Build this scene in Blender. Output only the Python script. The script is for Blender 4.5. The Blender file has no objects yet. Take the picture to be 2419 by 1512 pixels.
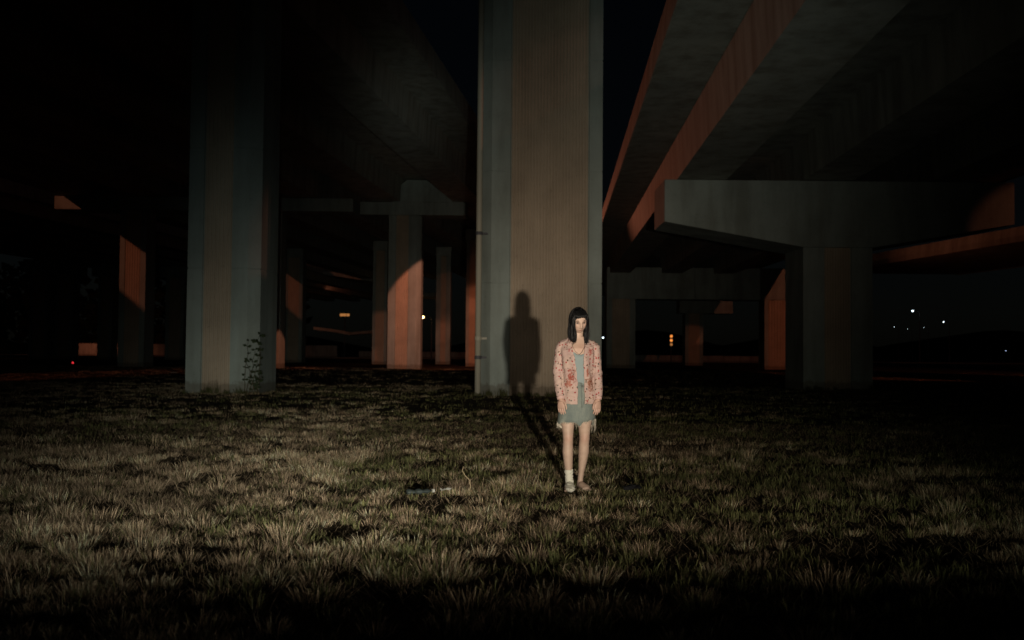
import bpy, bmesh, math, random
import numpy as np
from mathutils import Vector, Matrix

random.seed(7)
RNG = np.random.default_rng(11)
SC = bpy.context.scene
COL = SC.collection
R = math.radians

# ------------------------------------------------------------------ camera
CAM_H = 1.2
FPX, CX, CY = 2323.0, 1209.0, 756.0          # focal length / centre of the photograph (in 2418 px wide units)
PITCH, ROLL = math.atan(79.0 / FPX), R(0.5)
cam_d = bpy.data.cameras.new('camera')
cam_d.sensor_width = 36.0
cam_d.lens = 36.0 * FPX / 2418.0
cam_d.clip_start, cam_d.clip_end = 0.1, 3000.0
cam_d.dof.use_dof = True
cam_d.dof.focus_distance = 8.8
cam_d.dof.aperture_fstop = 2.4
cam = bpy.data.objects.new('camera', cam_d)
COL.objects.link(cam)
cam.location = (0, 0, CAM_H)
cam.rotation_euler = (Matrix.Rotation(R(90) + PITCH, 3, 'X') @ Matrix.Rotation(ROLL, 3, 'Z')).to_euler()
SC.camera = cam
_M = cam.rotation_euler.to_matrix()
_RT, _UP, _FW = _M @ Vector((1, 0, 0)), _M @ Vector((0, 1, 0)), _M @ Vector((0, 0, -1))


def W(px, py, Y):
    """the world point that the survey of the photograph puts at depth Y"""
    d = _FW + _RT * ((px - CX) / FPX) + _UP * ((CY - py) / FPX)
    return Vector((0, 0, CAM_H)) + d * (Y / d.y)


# ------------------------------------------------------------------ world, moon, exposure
world = bpy.data.worlds.new('World')
SC.world = world
world.use_nodes = True
nt = world.node_tree
sky = nt.nodes.new('ShaderNodeTexSky')
sky.sky_type = 'NISHITA'
sky.sun_disc = False
sky.sun_elevation = R(40)
sky.sun_rotation = R(160)
nt.links.new(sky.outputs[0], nt.nodes['Background'].inputs[0])
nt.nodes['Background'].inputs[1].default_value = 0.0003
moon_d = bpy.data.lights.new('moon', 'SUN')
moon_d.energy, moon_d.angle, moon_d.color = 0.0008, R(0.5), (0.7, 0.85, 1.0)
moon = bpy.data.objects.new('moon', moon_d)
COL.objects.link(moon)
moon.rotation_euler = (R(50), 0, R(20))
SC.view_settings.view_transform = 'Standard'
SC.view_settings.look = 'None'
SC.view_settings.exposure = 0.0
SC.view_settings.gamma = 1.0
SC.view_settings.use_curve_mapping = False
SC.cycles.use_denoising = True
SC.cycles.max_bounces = 5
SC.cycles.diffuse_bounces = 3
SC.cycles.caustics_reflective = False
SC.cycles.caustics_refractive = False
SC.cycles.sample_clamp_indirect = 2.0


def spot(name, loc, target, watt, color, cone=60, blend=0.5, radius=0.3):
    d = bpy.data.lights.new(name, 'SPOT')
    d.energy, d.color = watt, color
    d.spot_size, d.spot_blend, d.shadow_soft_size = R(cone), blend, radius
    o = bpy.data.objects.new(name, d)
    COL.objects.link(o)
    o.location = loc
    o.rotation_euler = (Vector(target) - Vector(loc)).to_track_quat('-Z', 'Y').to_euler()
    return o


# headlamp of the car that stands behind the camera: flat, wide beam, tilted a little, soft lower cut-off added to darken the nearest grass
HEAD = (0.78, -3.9, 0.72)


def headlamp_and_fill(loc, watt, radius):
    hl = spot('headlamp_and_fill', loc, (loc[0], 60, loc[2]), watt, (1, 1, 1), 100, 0.4, radius)
    hl.data.use_nodes = True
    hn = hl.data.node_tree
    em = hn.nodes['Emission']
    tc = hn.nodes.new('ShaderNodeTexCoord')
    sp = hn.nodes.new('ShaderNodeSeparateXYZ')
    hn.links.new(tc.outputs['Normal'], sp.inputs[0])

    def hm(op, a, b=None):
        n = hn.nodes.new('ShaderNodeMath')
        n.operation = op
        for i, v in enumerate((a, b)):
            if v is None:
                continue
            if isinstance(v, (int, float)):
                n.inputs[i].default_value = v
            else:
                hn.links.new(v, n.inputs[i])
        return n.outputs[0]

    hu = hm('DIVIDE', sp.outputs[0], hm('ABSOLUTE', sp.outputs[2]))   # tan azimuth (right +)
    hv = hm('DIVIDE', sp.outputs[1], hm('ABSOLUTE', sp.outputs[2]))   # tan elevation (up +)
    cut = hn.nodes.new('ShaderNodeMapRange')
    cut.interpolation_type = 'SMOOTHSTEP'
    cut.inputs['From Min'].default_value = math.tan(R(-4.4))
    cut.inputs['From Max'].default_value = math.tan(R(-3.5))
    hn.links.new(hv, cut.inputs['Value'])

    def lobe(az, el, sa, sb, tilt, col):
        du = hm('SUBTRACT', hu, math.tan(R(az)))
        dv = hm('SUBTRACT', hv, math.tan(R(el)))
        ta = R(tilt)
        pa = hm('ADD', hm('MULTIPLY', du, math.cos(ta)), hm('MULTIPLY', dv, math.sin(ta)))
        pb = hm('SUBTRACT', hm('MULTIPLY', dv, math.cos(ta)), hm('MULTIPLY', du, math.sin(ta)))
        ga = hm('POWER', hm('DIVIDE', pa, sa), 2.0)
        gb = hm('POWER', hm('DIVIDE', pb, sb), 2.0)
        k = hm('MULTIPLY', hm('EXPONENT', hm('MULTIPLY', hm('ADD', ga, gb), -1.0)), cut.outputs[0])
        v = hn.nodes.new('ShaderNodeVectorMath')
        v.operation = 'SCALE'
        v.inputs[0].default_value = col
        hn.links.new(k, v.inputs['Scale'])
        return v.outputs[0]

    ad = hn.nodes.new('ShaderNodeVectorMath')
    hn.links.new(lobe(0.2, 3.6, .190, .126, 20, (1.0, .84, .67)), ad.inputs[0])
    hn.links.new(lobe(-11.5, -2.6, .17, .112, 8, (.90, .90, .78)), ad.inputs[1])
    out = ad.outputs[0]
    for l in ((7.5, 15.5, .15, .11, 0, (.27, .295, .26)),        # added lobes that brighten decks, right-hand grass and left pier
              (-6.2, 12.8, .048, .060, -15, (1.0, 1.08, .95)),
              (10, -2.9, .12, .06, 0, (.12, .13, .10)),
              (-15, 7.5, .060, .085, 0, (.075, .10, .10))):
        a2 = hn.nodes.new('ShaderNodeVectorMath')
        hn.links.new(out, a2.inputs[0])
        hn.links.new(lobe(*l), a2.inputs[1])
        out = a2.outputs[0]
    hn.links.new(out, em.inputs['Color'])


headlamp_and_fill((0.78, -3.9, 0.72), 7500, 0.055)
headlamp_and_fill((-0.55, -3.9, 0.72), 1250, 0.16)          # added dim fill that lifts the woman's shadow on the pier

# sodium masts outside the frame, plus unseen spots added to light chosen surfaces
SODIUM = (1.0, 0.29, 0.15)
LMAST = Vector((-78, -10, 37))
spot('mast_and_added_spot', LMAST, (-24, 85, 6), 36000, SODIUM, 56, 0.3, 0.5)
RMAST = Vector((30.5, 22, 25))


def lamp(name, loc, watt, color, radius=0.3):
    d = bpy.data.lights.new(name, 'POINT')
    d.energy, d.color, d.shadow_soft_size = watt, color, radius
    o = bpy.data.objects.new(name, d)
    COL.objects.link(o)
    o.location = loc
    return o


spot('mast_and_added_spot', RMAST, (22, 75, 3), 13000, SODIUM, 42, 0.25, 0.3)
spot('mast_and_added_spot', RMAST, (2.6, 27.9, 9.3), 2200, SODIUM, 6.5, 0.6, 0.3)  # added narrow cone, only for the broad pier's top corner
spot('mast_and_added_spot', (36, 18, 13.6), (18.2, 34.7, 6.2), 1500, SODIUM, 6, 0.25, 0.2)  # added; its cone edge imitates a deck shadow on the hammerhead cap
spot('added_sodium_spot', (-1.2, 62, 10.3), (-4.2, 73.6, 3.3), 3600, (1.0, .34, .20), 47, 0.10, 0.12)  # unseen, added; cone edge stands in for the slanting deck shadow
spot('added_sodium_spot', (-1.2, 62, 10.3), (-16.2, 71, 0.2), 3600, SODIUM, 15, 0.15, 0.15)  # unseen, added to light the foot of one pier
spot('added_sodium_spot', (-1.2, 62, 10.3), (-2.8, 88, 1.5), 3600, SODIUM, 26, 0.3, 0.15)  # unseen, added to redden the pier beside the drainpipe
spot('added_sodium_spot', (-0.5, 112, 10.0), (5, 40, 10.2), 38000, SODIUM, 9, 0.6, 0.15)  # unseen, added to light the right deck's left edge
spot('added_sodium_spot', (17.6, 52, 5.4), (23.5, 52, 7.4), 70, SODIUM, 110, 0.4, 0.15)  # unseen spot without fixture, added for the ramp edge
spot('added_sodium_spot', (26.5, 88, 9.5), (20.6, 111, 1.6), 700, SODIUM, 15, 0.2, 0.15)  # unseen, added to light the distant pier under the beam

# ------------------------------------------------------------------ scene helpers


def put(name, me, parent=None, loc=None):
    o = bpy.data.objects.new(name, me)
    COL.objects.link(o)
    if parent is not None:
        o.parent = parent
    if loc is not None:
        o.location = loc
    return o


def tag(o, label=None, cat=None, group=None, kind=None):
    if label: o['label'] = label
    if cat: o['category'] = cat
    if group: o['group'] = group
    if kind: o['kind'] = kind
    return o


def empty(name, loc, label, cat, group=None, rz=0.0):
    o = bpy.data.objects.new(name, None)
    COL.objects.link(o)
    o.location = loc
    o.rotation_euler = (0, 0, rz)
    o.empty_display_size = 0.2
    return tag(o, label, cat, group)


class MB:
    def __init__(s):
        s.v, s.f = [], []

    def add(s, vs, fs):
        b = len(s.v)
        s.v += [tuple(v) for v in vs]
        s.f += [tuple(i + b for i in f) for f in fs]

    def box(s, x0, x1, y0, y1, z0, z1):
        s.add([(x0, y0, z0), (x1, y0, z0), (x1, y1, z0), (x0, y1, z0), (x0, y0, z1), (x1, y0, z1), (x1, y1, z1), (x0, y1, z1)],
              [(0, 3, 2, 1), (4, 5, 6, 7), (0, 1, 5, 4), (1, 2, 6, 5), (2, 3, 7, 6), (3, 0, 4, 7)])

    def rings(s, rings, close=True, caps=True):
        n = len(rings[0])
        b = len(s.v)
        for r in rings:
            s.v += [tuple(p) for p in r]
        for k in range(len(rings) - 1):
            for i in range(n if close else n - 1):
                j = (i + 1) % n
                s.f.append((b + k * n + i, b + k * n + j, b + (k + 1) * n + j, b + (k + 1) * n + i))
        if caps:
            s.f.append(tuple(b + i for i in reversed(range(n))))
            s.f.append(tuple(b + (len(rings) - 1) * n + i for i in range(n)))

    def prism(s, poly, z0, z1, grooves=(), inset=0.02):
        """vertical prism over a plan polygon (counter-clockwise), with recessed pour joints"""
        cx = sum(p[0] for p in poly) / len(poly)
        cy = sum(p[1] for p in poly) / len(poly)
        small = []
        for x, y in poly:
            l = math.hypot(x - cx, y - cy) or 1
            k = 1 - inset / l
            small.append((cx + (x - cx) * k, cy + (y - cy) * k))
        rs = [[(x, y, z0) for x, y in poly]]
        for g in grooves:
            rs += [[(x, y, g - .02) for x, y in poly], [(x, y, g - .012) for x, y in small],
                   [(x, y, g + .012) for x, y in small], [(x, y, g + .02) for x, y in poly]]
        rs.append([(x, y, z1) for x, y in poly])
        s.rings(rs)

    def tube(s, pts, rad, n=10, flat=None):
        """tube along pts; rad a number, list of numbers or list of (rx, ry)"""
        pts = [Vector(p) for p in pts]
        if not isinstance(rad, (list, tuple)):
            rad = [rad] * len(pts)
        rs = []
        ref = Vector((1, 0, 0)) if flat is None else Vector(flat)
        for i, p in enumerate(pts):
            t = (pts[min(i + 1, len(pts) - 1)] - pts[max(i - 1, 0)]).normalized()
            a = ref - t * ref.dot(t)
            if a.length < 1e-3:
                a = Vector((0, 1, 0)) - t * t.y
            a.normalize()
            b = t.cross(a)
            r = rad[i]
            rx, ry = r if isinstance(r, (tuple, list)) else (r, r)
            rs.append([p + a * (rx * math.cos(2 * math.pi * k / n)) + b * (ry * math.sin(2 * math.pi * k / n)) for k in range(n)])
        s.rings(rs)

    def ball(s, c, r, n=12, m=8):
        rx, ry, rz = r if isinstance(r, (tuple, list)) else (r, r, r)
        rs = []
        for k in range(1, m):
            a = math.pi * k / m
            rs.append([(c[0] + rx * math.sin(a) * math.cos(2 * math.pi * i / n), c[1] + ry * math.sin(a) * math.sin(2 * math.pi * i / n),
                        c[2] - rz * math.cos(a)) for i in range(n)])
        s.rings(rs)

    def mesh(s, name, mat, smooth=False):
        me = bpy.data.meshes.new(name)
        me.from_pydata(s.v, [], s.f)
        me.materials.append(mat)
        if smooth:
            me.polygons.foreach_set('use_smooth', [True] * len(me.polygons))
        me.update()
        return me

    def build(s, name, mat, parent=None, loc=None, smooth=False, bevel=0.0):
        o = put(name, s.mesh(name, mat, smooth), parent, loc)
        if bevel:
            b = o.modifiers.new('edge', 'BEVEL')
            b.width, b.segments, b.limit_method = bevel, 2, 'ANGLE'
        return o


# ------------------------------------------------------------------ materials
MAT = {}


def material(name, col, rough=0.85, spec=0.3):
    m = bpy.data.materials.new(name)
    m.use_nodes = True
    b = m.node_tree.nodes['Principled BSDF']
    b.inputs['Base Color'].default_value = (*col, 1)
    b.inputs['Roughness'].default_value = rough
    b.inputs['Specular IOR Level'].default_value = spec
    MAT[name] = m
    return m


def nodes(m):
    return m.node_tree.nodes, m.node_tree.links, m.node_tree.nodes['Principled BSDF']


def noise(m, scale, detail=4, stretch=None, coord='Object', rough=0.6):
    N, L, _ = nodes(m)
    t = N.new('ShaderNodeTexCoord')
    n = N.new('ShaderNodeTexNoise')
    n.inputs['Scale'].default_value = scale
    n.inputs['Detail'].default_value = detail
    n.inputs['Roughness'].default_value = rough
    if stretch:
        mp = N.new('ShaderNodeMapping')
        mp.inputs['Scale'].default_value = stretch
        L.new(t.outputs[coord], mp.inputs[0])
        L.new(mp.outputs[0], n.inputs['Vector'])
    else:
        L.new(t.outputs[coord], n.inputs['Vector'])
    return n.outputs['Fac']


def ramp(m, fac, stops):
    N, L, _ = nodes(m)
    r = N.new('ShaderNodeValToRGB')
    while len(r.color_ramp.elements) < len(stops):
        r.color_ramp.elements.new(0.5)
    for e, (p, c) in zip(r.color_ramp.elements, stops):
        e.position = p
        e.color = (*c, 1) if len(c) == 3 else c
    L.new(fac, r.inputs[0])
    return r.outputs[0]


def mix(m, fac, a, b, mode='MIX'):
    N, L, _ = nodes(m)
    x = N.new('ShaderNodeMix')
    x.data_type, x.blend_type = 'RGBA', mode
    for sock, v in ((x.inputs[0], fac), (x.inputs[6], a), (x.inputs[7], b)):
        if isinstance(v, (int, float)):
            sock.default_value = v
        elif isinstance(v, tuple):
            sock.default_value = (*v, 1)
        else:
            L.new(v, sock)
    return x.outputs[2]


def bump(m, fac, strength, dist=0.01):
    N, L, b = nodes(m)
    k = N.new('ShaderNodeBump')
    k.inputs['Strength'].default_value = strength
    k.inputs['Distance'].default_value = dist
    L.new(fac, k.inputs['Height'])
    L.new(k.outputs[0], b.inputs['Normal'])


def concrete(name, col, streak=0.35):
    m = material(name, col, 0.9, 0.25)
    N, L, b = nodes(m)
    c1 = ramp(m, noise(m, 0.7, 6), [(0.3, tuple(v * 0.82 for v in col)), (0.7, tuple(min(1, v * 1.10) for v in col))])
    st = ramp(m, noise(m, 1.0, 6, (1.6, 1.6, 0.22)), [(0.42, (1, 1, 1)), (0.66, tuple(1 - streak * k for k in (0.9, 1.0, 1.1)))])
    c2 = mix(m, 1.0, c1, st, 'MULTIPLY')
    sp_ = ramp(m, noise(m, 14, 3), [(0.60, (1, 1, 1)), (0.72, (0.72, 0.70, 0.66))])
    c3 = mix(m, 0.6, c2, sp_, 'MULTIPLY')
    tcz = N.new('ShaderNodeTexCoord'); sz = N.new('ShaderNodeSeparateXYZ'); L.new(tcz.outputs['Object'], sz.inputs[0])
    adz = N.new('ShaderNodeMath'); adz.operation = 'MULTIPLY_ADD'; adz.inputs[1].default_value = -.5
    L.new(noise(m, 5.5, 5), adz.inputs[0]); L.new(sz.outputs['Z'], adz.inputs[2])
    dirt = ramp(m, adz.outputs[0], [(0.0, (.55, .55, .55)), (0.12, (0, 0, 0))])
    c3 = mix(m, dirt, c3, (.11, .085, .055))
    L.new(c3, b.inputs['Base Color'])
    bump(m, noise(m, 9, 6), 0.35, 0.01)
    return m


C_SIDE = concrete('grey_green_concrete', (0.365, 0.425, 0.395), 0.26)
C_RIB = concrete('beige_ribbed_concrete', (0.53, 0.44, 0.335), 0.12)
C_DECK = concrete('deck_concrete', (0.45, 0.46, 0.41))
PIPE = material('painted_pipe', (0.47, 0.45, 0.36), 0.6, 0.4)
bump(PIPE, noise(PIPE, 6, 3), 0.15)
DARKM = material('galvanised_dark_metal', (0.10, 0.10, 0.11), 0.6)
ASPH = material('asphalt', (0.06, 0.058, 0.055), 0.9)
bump(ASPH, noise(ASPH, 40, 3), 0.3)


def glow(name, col, strength):
    m = bpy.data.materials.new(name)
    m.use_nodes = True
    N, L, b = nodes(m)
    b.inputs['Base Color'].default_value = (*col, 1)
    b.inputs['Emission Color'].default_value = (*col, 1)
    b.inputs['Emission Strength'].default_value = strength
    MAT[name] = m
    return m


G_SOD = glow('sodium_lamp_glass', (1.0, 0.55, 0.22), 14)
G_WHT = glow('cool_lamp_glass', (0.72, 0.9, 1.0), 6)
G_AMB = glow('amber_lens', (1.0, 0.32, 0.06), 1.2)
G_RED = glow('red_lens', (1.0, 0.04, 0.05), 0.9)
G_SIGN = glow('lit_sign_face', (1.0, 0.42, 0.12), 0.35)

SOIL = material('soil_and_thatch', (0.06, 0.045, 0.03), 0.95, 0.1)
_N, _L, _b = nodes(SOIL)
_c = ramp(SOIL, noise(SOIL, 3.0, 7), [(0.3, (0.022, 0.020, 0.012)), (0.55, (0.055, 0.042, 0.026)), (0.75, (0.11, 0.085, 0.052))])
_L.new(_c, _b.inputs['Base Color'])
bump(SOIL, noise(SOIL, 18, 6), 0.9, 0.05)

# ------------------------------------------------------------------ the setting
g = MB()
g.add([(-900, -60, 0), (900, -60, 0), (900, 1600, 0), (-900, 1600, 0)], [(0, 1, 2, 3)])
tag(g.build('ground', SOIL), kind='structure')

# the street that passes beyond the interchange
g = MB()
g.add([(-400, 186, .03), (400, 186, .03), (400, 198, .03), (-400, 198, .03)], [(0, 1, 2, 3)])
tag(g.build('road', ASPH), kind='structure')
g = MB()
g.box(-400, 400, 185.7, 186, 0, .15)
g.box(-400, 400, 198, 198.3, 0, .15)
tag(g.build('kerb', C_DECK), kind='structure')

# dark rising ground on the horizon
g = MB()
pr = []
for i in range(81):
    x = -1000 + i * 25
    h = 14 + 9 * math.sin(i * .31) + 6 * math.sin(i * .83 + 1) + (10 if x > 250 else 0)
    pr.append((x, h))
for j, (yy, k) in enumerate(((900, 0), (1000, .6), (1100, 1), (1300, .7))):
    g.v += [(x, yy, h * k) for x, h in pr]
for j in range(3):
    for i in range(80):
        a = j * 81 + i
        g.f.append((a, a + 1, a + 82, a + 81))
HILL = material('scrub_hillside', (0.05, 0.055, 0.035), 1.0, 0.0)
_c = ramp(HILL, noise(HILL, .05, 6), [(0.35, (0.02, 0.025, 0.012)), (0.65, (0.06, 0.055, 0.035))])
nodes(HILL)[1].new(_c, nodes(HILL)[2].inputs['Base Color'])
tag(g.build('hills', HILL, smooth=True), kind='structure')


# ------------------------------------------------------------------ bridge piers
def rib_poly(x0, x1, y, n, depth=0.045):
    """plan of a fluted panel, front towards -y"""
    p = [(x0, y)]
    pitch = (x1 - x0) / n
    for i in range(n):
        a = x0 + i * pitch
        p += [(a + pitch * .12, y), (a + pitch * .25, y - depth), (a + pitch * .75, y - depth), (a + pitch * .88, y)]
    p += [(x1, y), (x1, y + .06), (x0, y + .06)]
    return p


def pier(name, x0, x1, y, depth, ztop, label, group='concrete bridge piers', rib=(0.18, 0.82), nrib=8, chl=0.0, chr_=0.0,
         cap=None, pipe=None, grooves=(), split_flank=None, rz=0.0):
    xc, w = (x0 + x1) / 2, x1 - x0
    t = empty(name, (xc, y, 0), label, 'bridge pier', group, rz)
    h = w / 2
    pts = []
    pts += [(-h, chl), (-h + chl, 0)] if chl else [(-h, 0)]
    pts += [(h - chr_, 0), (h, chr_)] if chr_ else [(h, 0)]
    pts += [(h, depth), (-h, depth)]
    # recess for the fluted panel
    ra, rb = -h + w * rib[0], -h + w * rib[1]
    i = 2 if chl else 1
    pts[i:i] = [(ra, 0), (ra + .015, .05), (rb - .015, .05), (rb, 0)]
    m = MB()
    m.prism(pts, -0.3, ztop, grooves)
    m.build('shaft', C_SIDE, t)
    m = MB()
    m.prism(rib_poly(ra + .03, rb - .03, .045, nrib, 0.028), -0.3, ztop - 0.002)
    m.build('ribbed_panel', C_RIB, t)
    if pipe is not None:
        m = MB()
        m.tube([(pipe[0], pipe[1], -.2), (pipe[0], pipe[1], ztop)], pipe[2], 14)
        pp = m.build('drainpipe', PIPE, t, smooth=True)
        for z in pipe[3]:
            m = MB()
            m.tube([(pipe[0], pipe[1], z - .05), (pipe[0], pipe[1], z + .05)], pipe[2] * 1.18, 14)
            m.box(pipe[0] + pipe[2], pipe[0] + pipe[2] + .16, pipe[1] + .02, pipe[1] + .08, z - .03, z + .03)
            m.build('bracket', DARKM if z != pipe[3][1] else PIPE, pp)
    if cap:
        cx0, cx1, cz0, cz1, czl, czr, cd = cap        # ends, underside at shaft, top, underside at the two ends, depth
        m = MB()
        cx0, cx1 = cx0 - xc, cx1 - xc
        y0, y1 = -(cd - depth) / 2, depth + (cd - depth) / 2
        prof = [(cx0, czl), (-h, cz0), (h, cz0), (cx1, czr), (cx1, cz1), (cx0, cz1)]
        m.v = [(a, y0, b) for a, b in prof] + [(a, y1, b) for a, b in prof]
        n = len(prof)
        m.f = [tuple(range(n)), tuple(reversed(range(n, 2 * n)))] + [(i, i + n, (i + 1) % n + n, (i + 1) % n) for i in range(n)]
        m.build('pier_cap', C_SIDE, t, bevel=0.03)
    return t


def gx(px, Y):
    return (W(px, 860, Y)).x


# two columns of the nearest bent
YN = 27.9
pier('bridge_pier', gx(1122, YN) + .02, gx(1420, YN), YN, 2.6, 12.4, 'broad ribbed concrete pier behind the woman, her shadow on it',
     rib=(0.262, 0.895), nrib=24, chl=0.40, cap=(gx(1122, YN) - 2.2, gx(1420, YN) + .8, 12.4, 14.0, 12.4, 12.4, 2.9),
     pipe=(-1.72, -.06, .085, (4.60, 1.62, 1.08)), grooves=(3.2, 6.4, 9.6))
pier('bridge_pier', gx(438, YN), gx(606, YN), YN, 2.3, 12.4, 'narrow pier left of the broad pier, weeds climbing its corner',
     rib=(0.21, 0.63), nrib=7, chr_=0.30, cap=(gx(438, YN) - 5.0, gx(1122, YN) - 2.25, 12.4, 14.0, 12.4, 12.4, 2.9), grooves=(3.55, 7.0, 10.4))

# bent of three columns under the left deck
YB = 71.0
capb = dict(z0=11.35, z1=12.35)


def col(px0, px1, Y, c0, c1, label, z0=11.35, z1=12.3, d=1.9, n=6, **k):
    a, b = gx(px0, Y), gx(px1, Y)
    return pier('bridge_pier', a, b, Y, d, z0, label, nrib=n, cap=(c0, c1, z0, z1, z0, z0, d + .4), **k)


col(277, 339, YB, gx(122, YB), gx(545, YB) - .01, 'pier left of the weedy pier, slanting orange light across its upper half', rib=(.2, .8), chr_=0)
col(600, 658, YB, gx(545, YB) + .01, gx(830, YB) - .01, 'pier just behind the weedy pier, orange light on its foot', chr_=0.2)
mid_pier = col(914, 991, YB + 1.5, gx(838, YB), gx(1097, YB + 1.5), 'pier left of the broad pier, orange lower half and wide cap', rib=(.22, .62), chr_=.35, n=7)
m = MB()
_x = [gx(q, YB + 1.5) - mid_pier.location.x for q in (936, 956, 1090)]
m.v = [(_x[0] - .4, -.19, 12.303), (_x[2], -.19, 12.303), (_x[2], -.19, 13.95), (_x[1], -.19, 13.95), (_x[0], -.19, 13.4)]
m.v += [(x, 2.0, z) for x, y, z in m.v]
m.f = [(0, 1, 2, 3, 4), (9, 8, 7, 6, 5)] + [(i, i + 5, (i + 1) % 5 + 5, (i + 1) % 5) for i in range(5)]
m.build('cap_block', C_SIDE, mid_pier, bevel=.03)
# next bent beyond
YC = 106.0
col(669, 712, YC, gx(668, YC), gx(713, YC), 'distant pier with an orange band, between the weedy and the capped piers', chr_=.1)
col(878, 912, YC - 8, gx(877, YC - 8), gx(913, YC - 8), 'distant pier half hidden behind the capped pier, orange below')
col(1028, 1062, YC - 3, gx(1027, YC - 3), gx(1063, YC - 3), 'dim rounded looking pier right of the sodium lamp', rib=(.3, .7))
col(1099, 1135, YC - 18, gx(1096, YC - 18), gx(1138, YC - 18), 'red lit pier peeping out beside the drainpipe of the broad pier')
# piers under the far left deck
for a, b, Y, lab in ((66, 110, 118, 'leftmost dark pier against the far lit street'), (126, 169, 121, 'second dark pier from the left against the far street'),
                     (228, 262, 124, 'third dark pier from the left, beside the lit strip'), (388, 432, 126, 'dark pier between the orange banded pier and the weedy pier')):
    col(a, b, Y, gx(a, Y) - .8, gx(b, Y) + .8, lab, z0=10.5, z1=12.0)

# hammerhead pier on the right
YR = 34.8
xr0, xr1 = gx(1897, YR), gx(2061, YR)
pier('bridge_pier', xr0, xr1, YR, 2.3, 5.05, 'hammerhead pier on the right with a long cantilevered cap', rib=(.3, .7), nrib=10,
     cap=(gx(1567, YR), gx(2396, YR), 5.05, 7.42, 5.92, 5.92, 2.5))
# portal bent behind it
YE = 85.0
pier('bridge_pier', gx(1432, YE), gx(1500, YE), YE, 2.0, 6.0, 'far pier seen just right of the broad pier under a long beam', nrib=7,
     cap=(gx(1432, YE), gx(1640, YE) - .005, 6.0, 8.75, 6.0, 6.0, 2.2))
pier('bridge_pier', gx(1805, YE), gx(1876, YE), YE, 2.0, 6.0, 'red orange lit pier beside the hammerhead pier', nrib=7, rib=(.12, .8),
     cap=(gx(1640, YE) + .005, gx(1876, YE), 6.0, 8.75, 6.0, 6.0, 2.2))
YF = 112.0
pier('bridge_pier', gx(1618, YF), gx(1660, YF), YF, 1.9, 5.95, 'distant pier under the long beam, orange on its right side', nrib=6,
     cap=(gx(1604, YF), gx(1730, YF), 5.95, 7.5, 5.95, 5.95, 2.2))

# ------------------------------------------------------------------ decks
def deck(name, a, y0, y1, x0, zb, slope, girders, width, label, gdepth=1.5, gw=1.75, over=1.5, bar=0.85, cat='bridge deck', yref=0.0, group='elevated road decks'):
    """straight deck: left edge x0 at yref, running along (a, 1, slope)"""
    t = empty(name, (x0 + a * (y0 - yref), y0, 0), label, cat, group)
    L = y1 - y0
    zr = zb + slope * (y0 - yref)

    def beam_(prof):
        m = MB()
        k = max(2, int(L / 14))
        m.rings([[(x + a * L * i / k, L * i / k, z + slope * L * i / k) for x, z in prof] for i in range(k + 1)])
        return m
    zs = zr + gdepth
    beam_([(0, zs), (width, zs), (width, zs + .30), (0, zs + .30)]).build('slab', C_DECK, t)
    for xx in (0, width - .35):
        b = (xx, xx + .35)
        o = .06 if xx == 0 else 0
        p = .06 if xx else 0
        beam_([(b[0] - o, zs - .05), (b[0], zs - .05), (b[0], zs + .303), (b[1] + p, zs + .303), (b[1] - .08, zs + .303 + bar), (b[0] - o + .06, zs + .303 + bar), (b[0] - o, zs + .24)]
              if xx == 0 else
              [(b[1], zs - .05), (b[1] + p, zs - .05), (b[1] + p, zs + .24), (b[1] - .0, zs + .303 + bar), (b[0] + .08, zs + .303 + bar), (b[0], zs + .303), (b[1], zs + .303)]
              ).build('barrier', C_DECK, t)
    for gxx in girders:
        beam_([(gxx, zr), (gxx + gw, zr), (gxx + gw + .08, zs - .004), (gxx - .08, zs - .004)]).build('girder', C_DECK, t)
    return t


# right deck on the hammerhead
deck('bridge_deck', 0.052, -25, 130, gx(1493, 34.8) - .05, 7.45, 0.016, (1.62, 6.1, 10.6), 17.1, 'elevated road deck over the hammerhead pier, orange left edge', yref=34.8, gdepth=1.45, bar=0.62)
# wide left deck
deck('bridge_deck', 0.120, -30, 150, -34.6, 12.36, 0.0, (2.0, 7.5, 13, 18.5, 24, 30.0), 34.0, 'broad dark road deck high over the left half', yref=71.0, gdepth=1.7, gw=2.1)
# lower parallel deck outside on the left, placed and widened to shade the left piers
deck('bridge_deck', 0.130, -40, 210, -65.3, 12.0, 0.0, (2.0, 7.5, 13, 18.5, 23.6), 26.0, 'dark road deck beyond the left row of piers', yref=71.0, gdepth=1.2)

# ramp that crosses on the far right
deck('bridge_ramp', -0.19, 20, 66, gx(2062, 60), 6.2, -0.004, (), 9.0, 'ramp with a dim red edge behind the hammerhead pier', yref=60.0, gdepth=.60, bar=.38, gw=1.2, cat='bridge ramp')


def ramp_curve(name, pts, zt, label, face=1.1, width=8.0, sc=1.0):
    """far curved ramp: pts are plan points of its near edge"""
    t = empty(name, (pts[0][0], pts[0][1], 0), label, 'bridge ramp', 'elevated road decks')
    b = MB(); s_ = MB()
    o = Vector((pts[0][0], pts[0][1], 0))
    rb, rs = [], []
    for (x, y), z in zip(pts, zt):
        x -= o.x; y -= o.y
        rb.append([(x, y, z - face), (x + .05, y + .35, z - face), (x + .05, y + .35, z), (x, y + .1, z)])
        rs.append([(x, y + .36, z - face), (x, y + width, z - face), (x, y + width, z - face + .5), (x, y + .36, z - face + .5)])
    b.rings(rb)
    s_.rings(rs)
    b.build('barrier', C_DECK, t)
    s_.build('slab', C_DECK, t)
    return t


def pixels(pts, Y):
    a = [W(px, py, y) for (px, py), y in zip(pts, Y)]
    return [(p.x, p.y) for p in a], [p.z for p in a]


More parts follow.
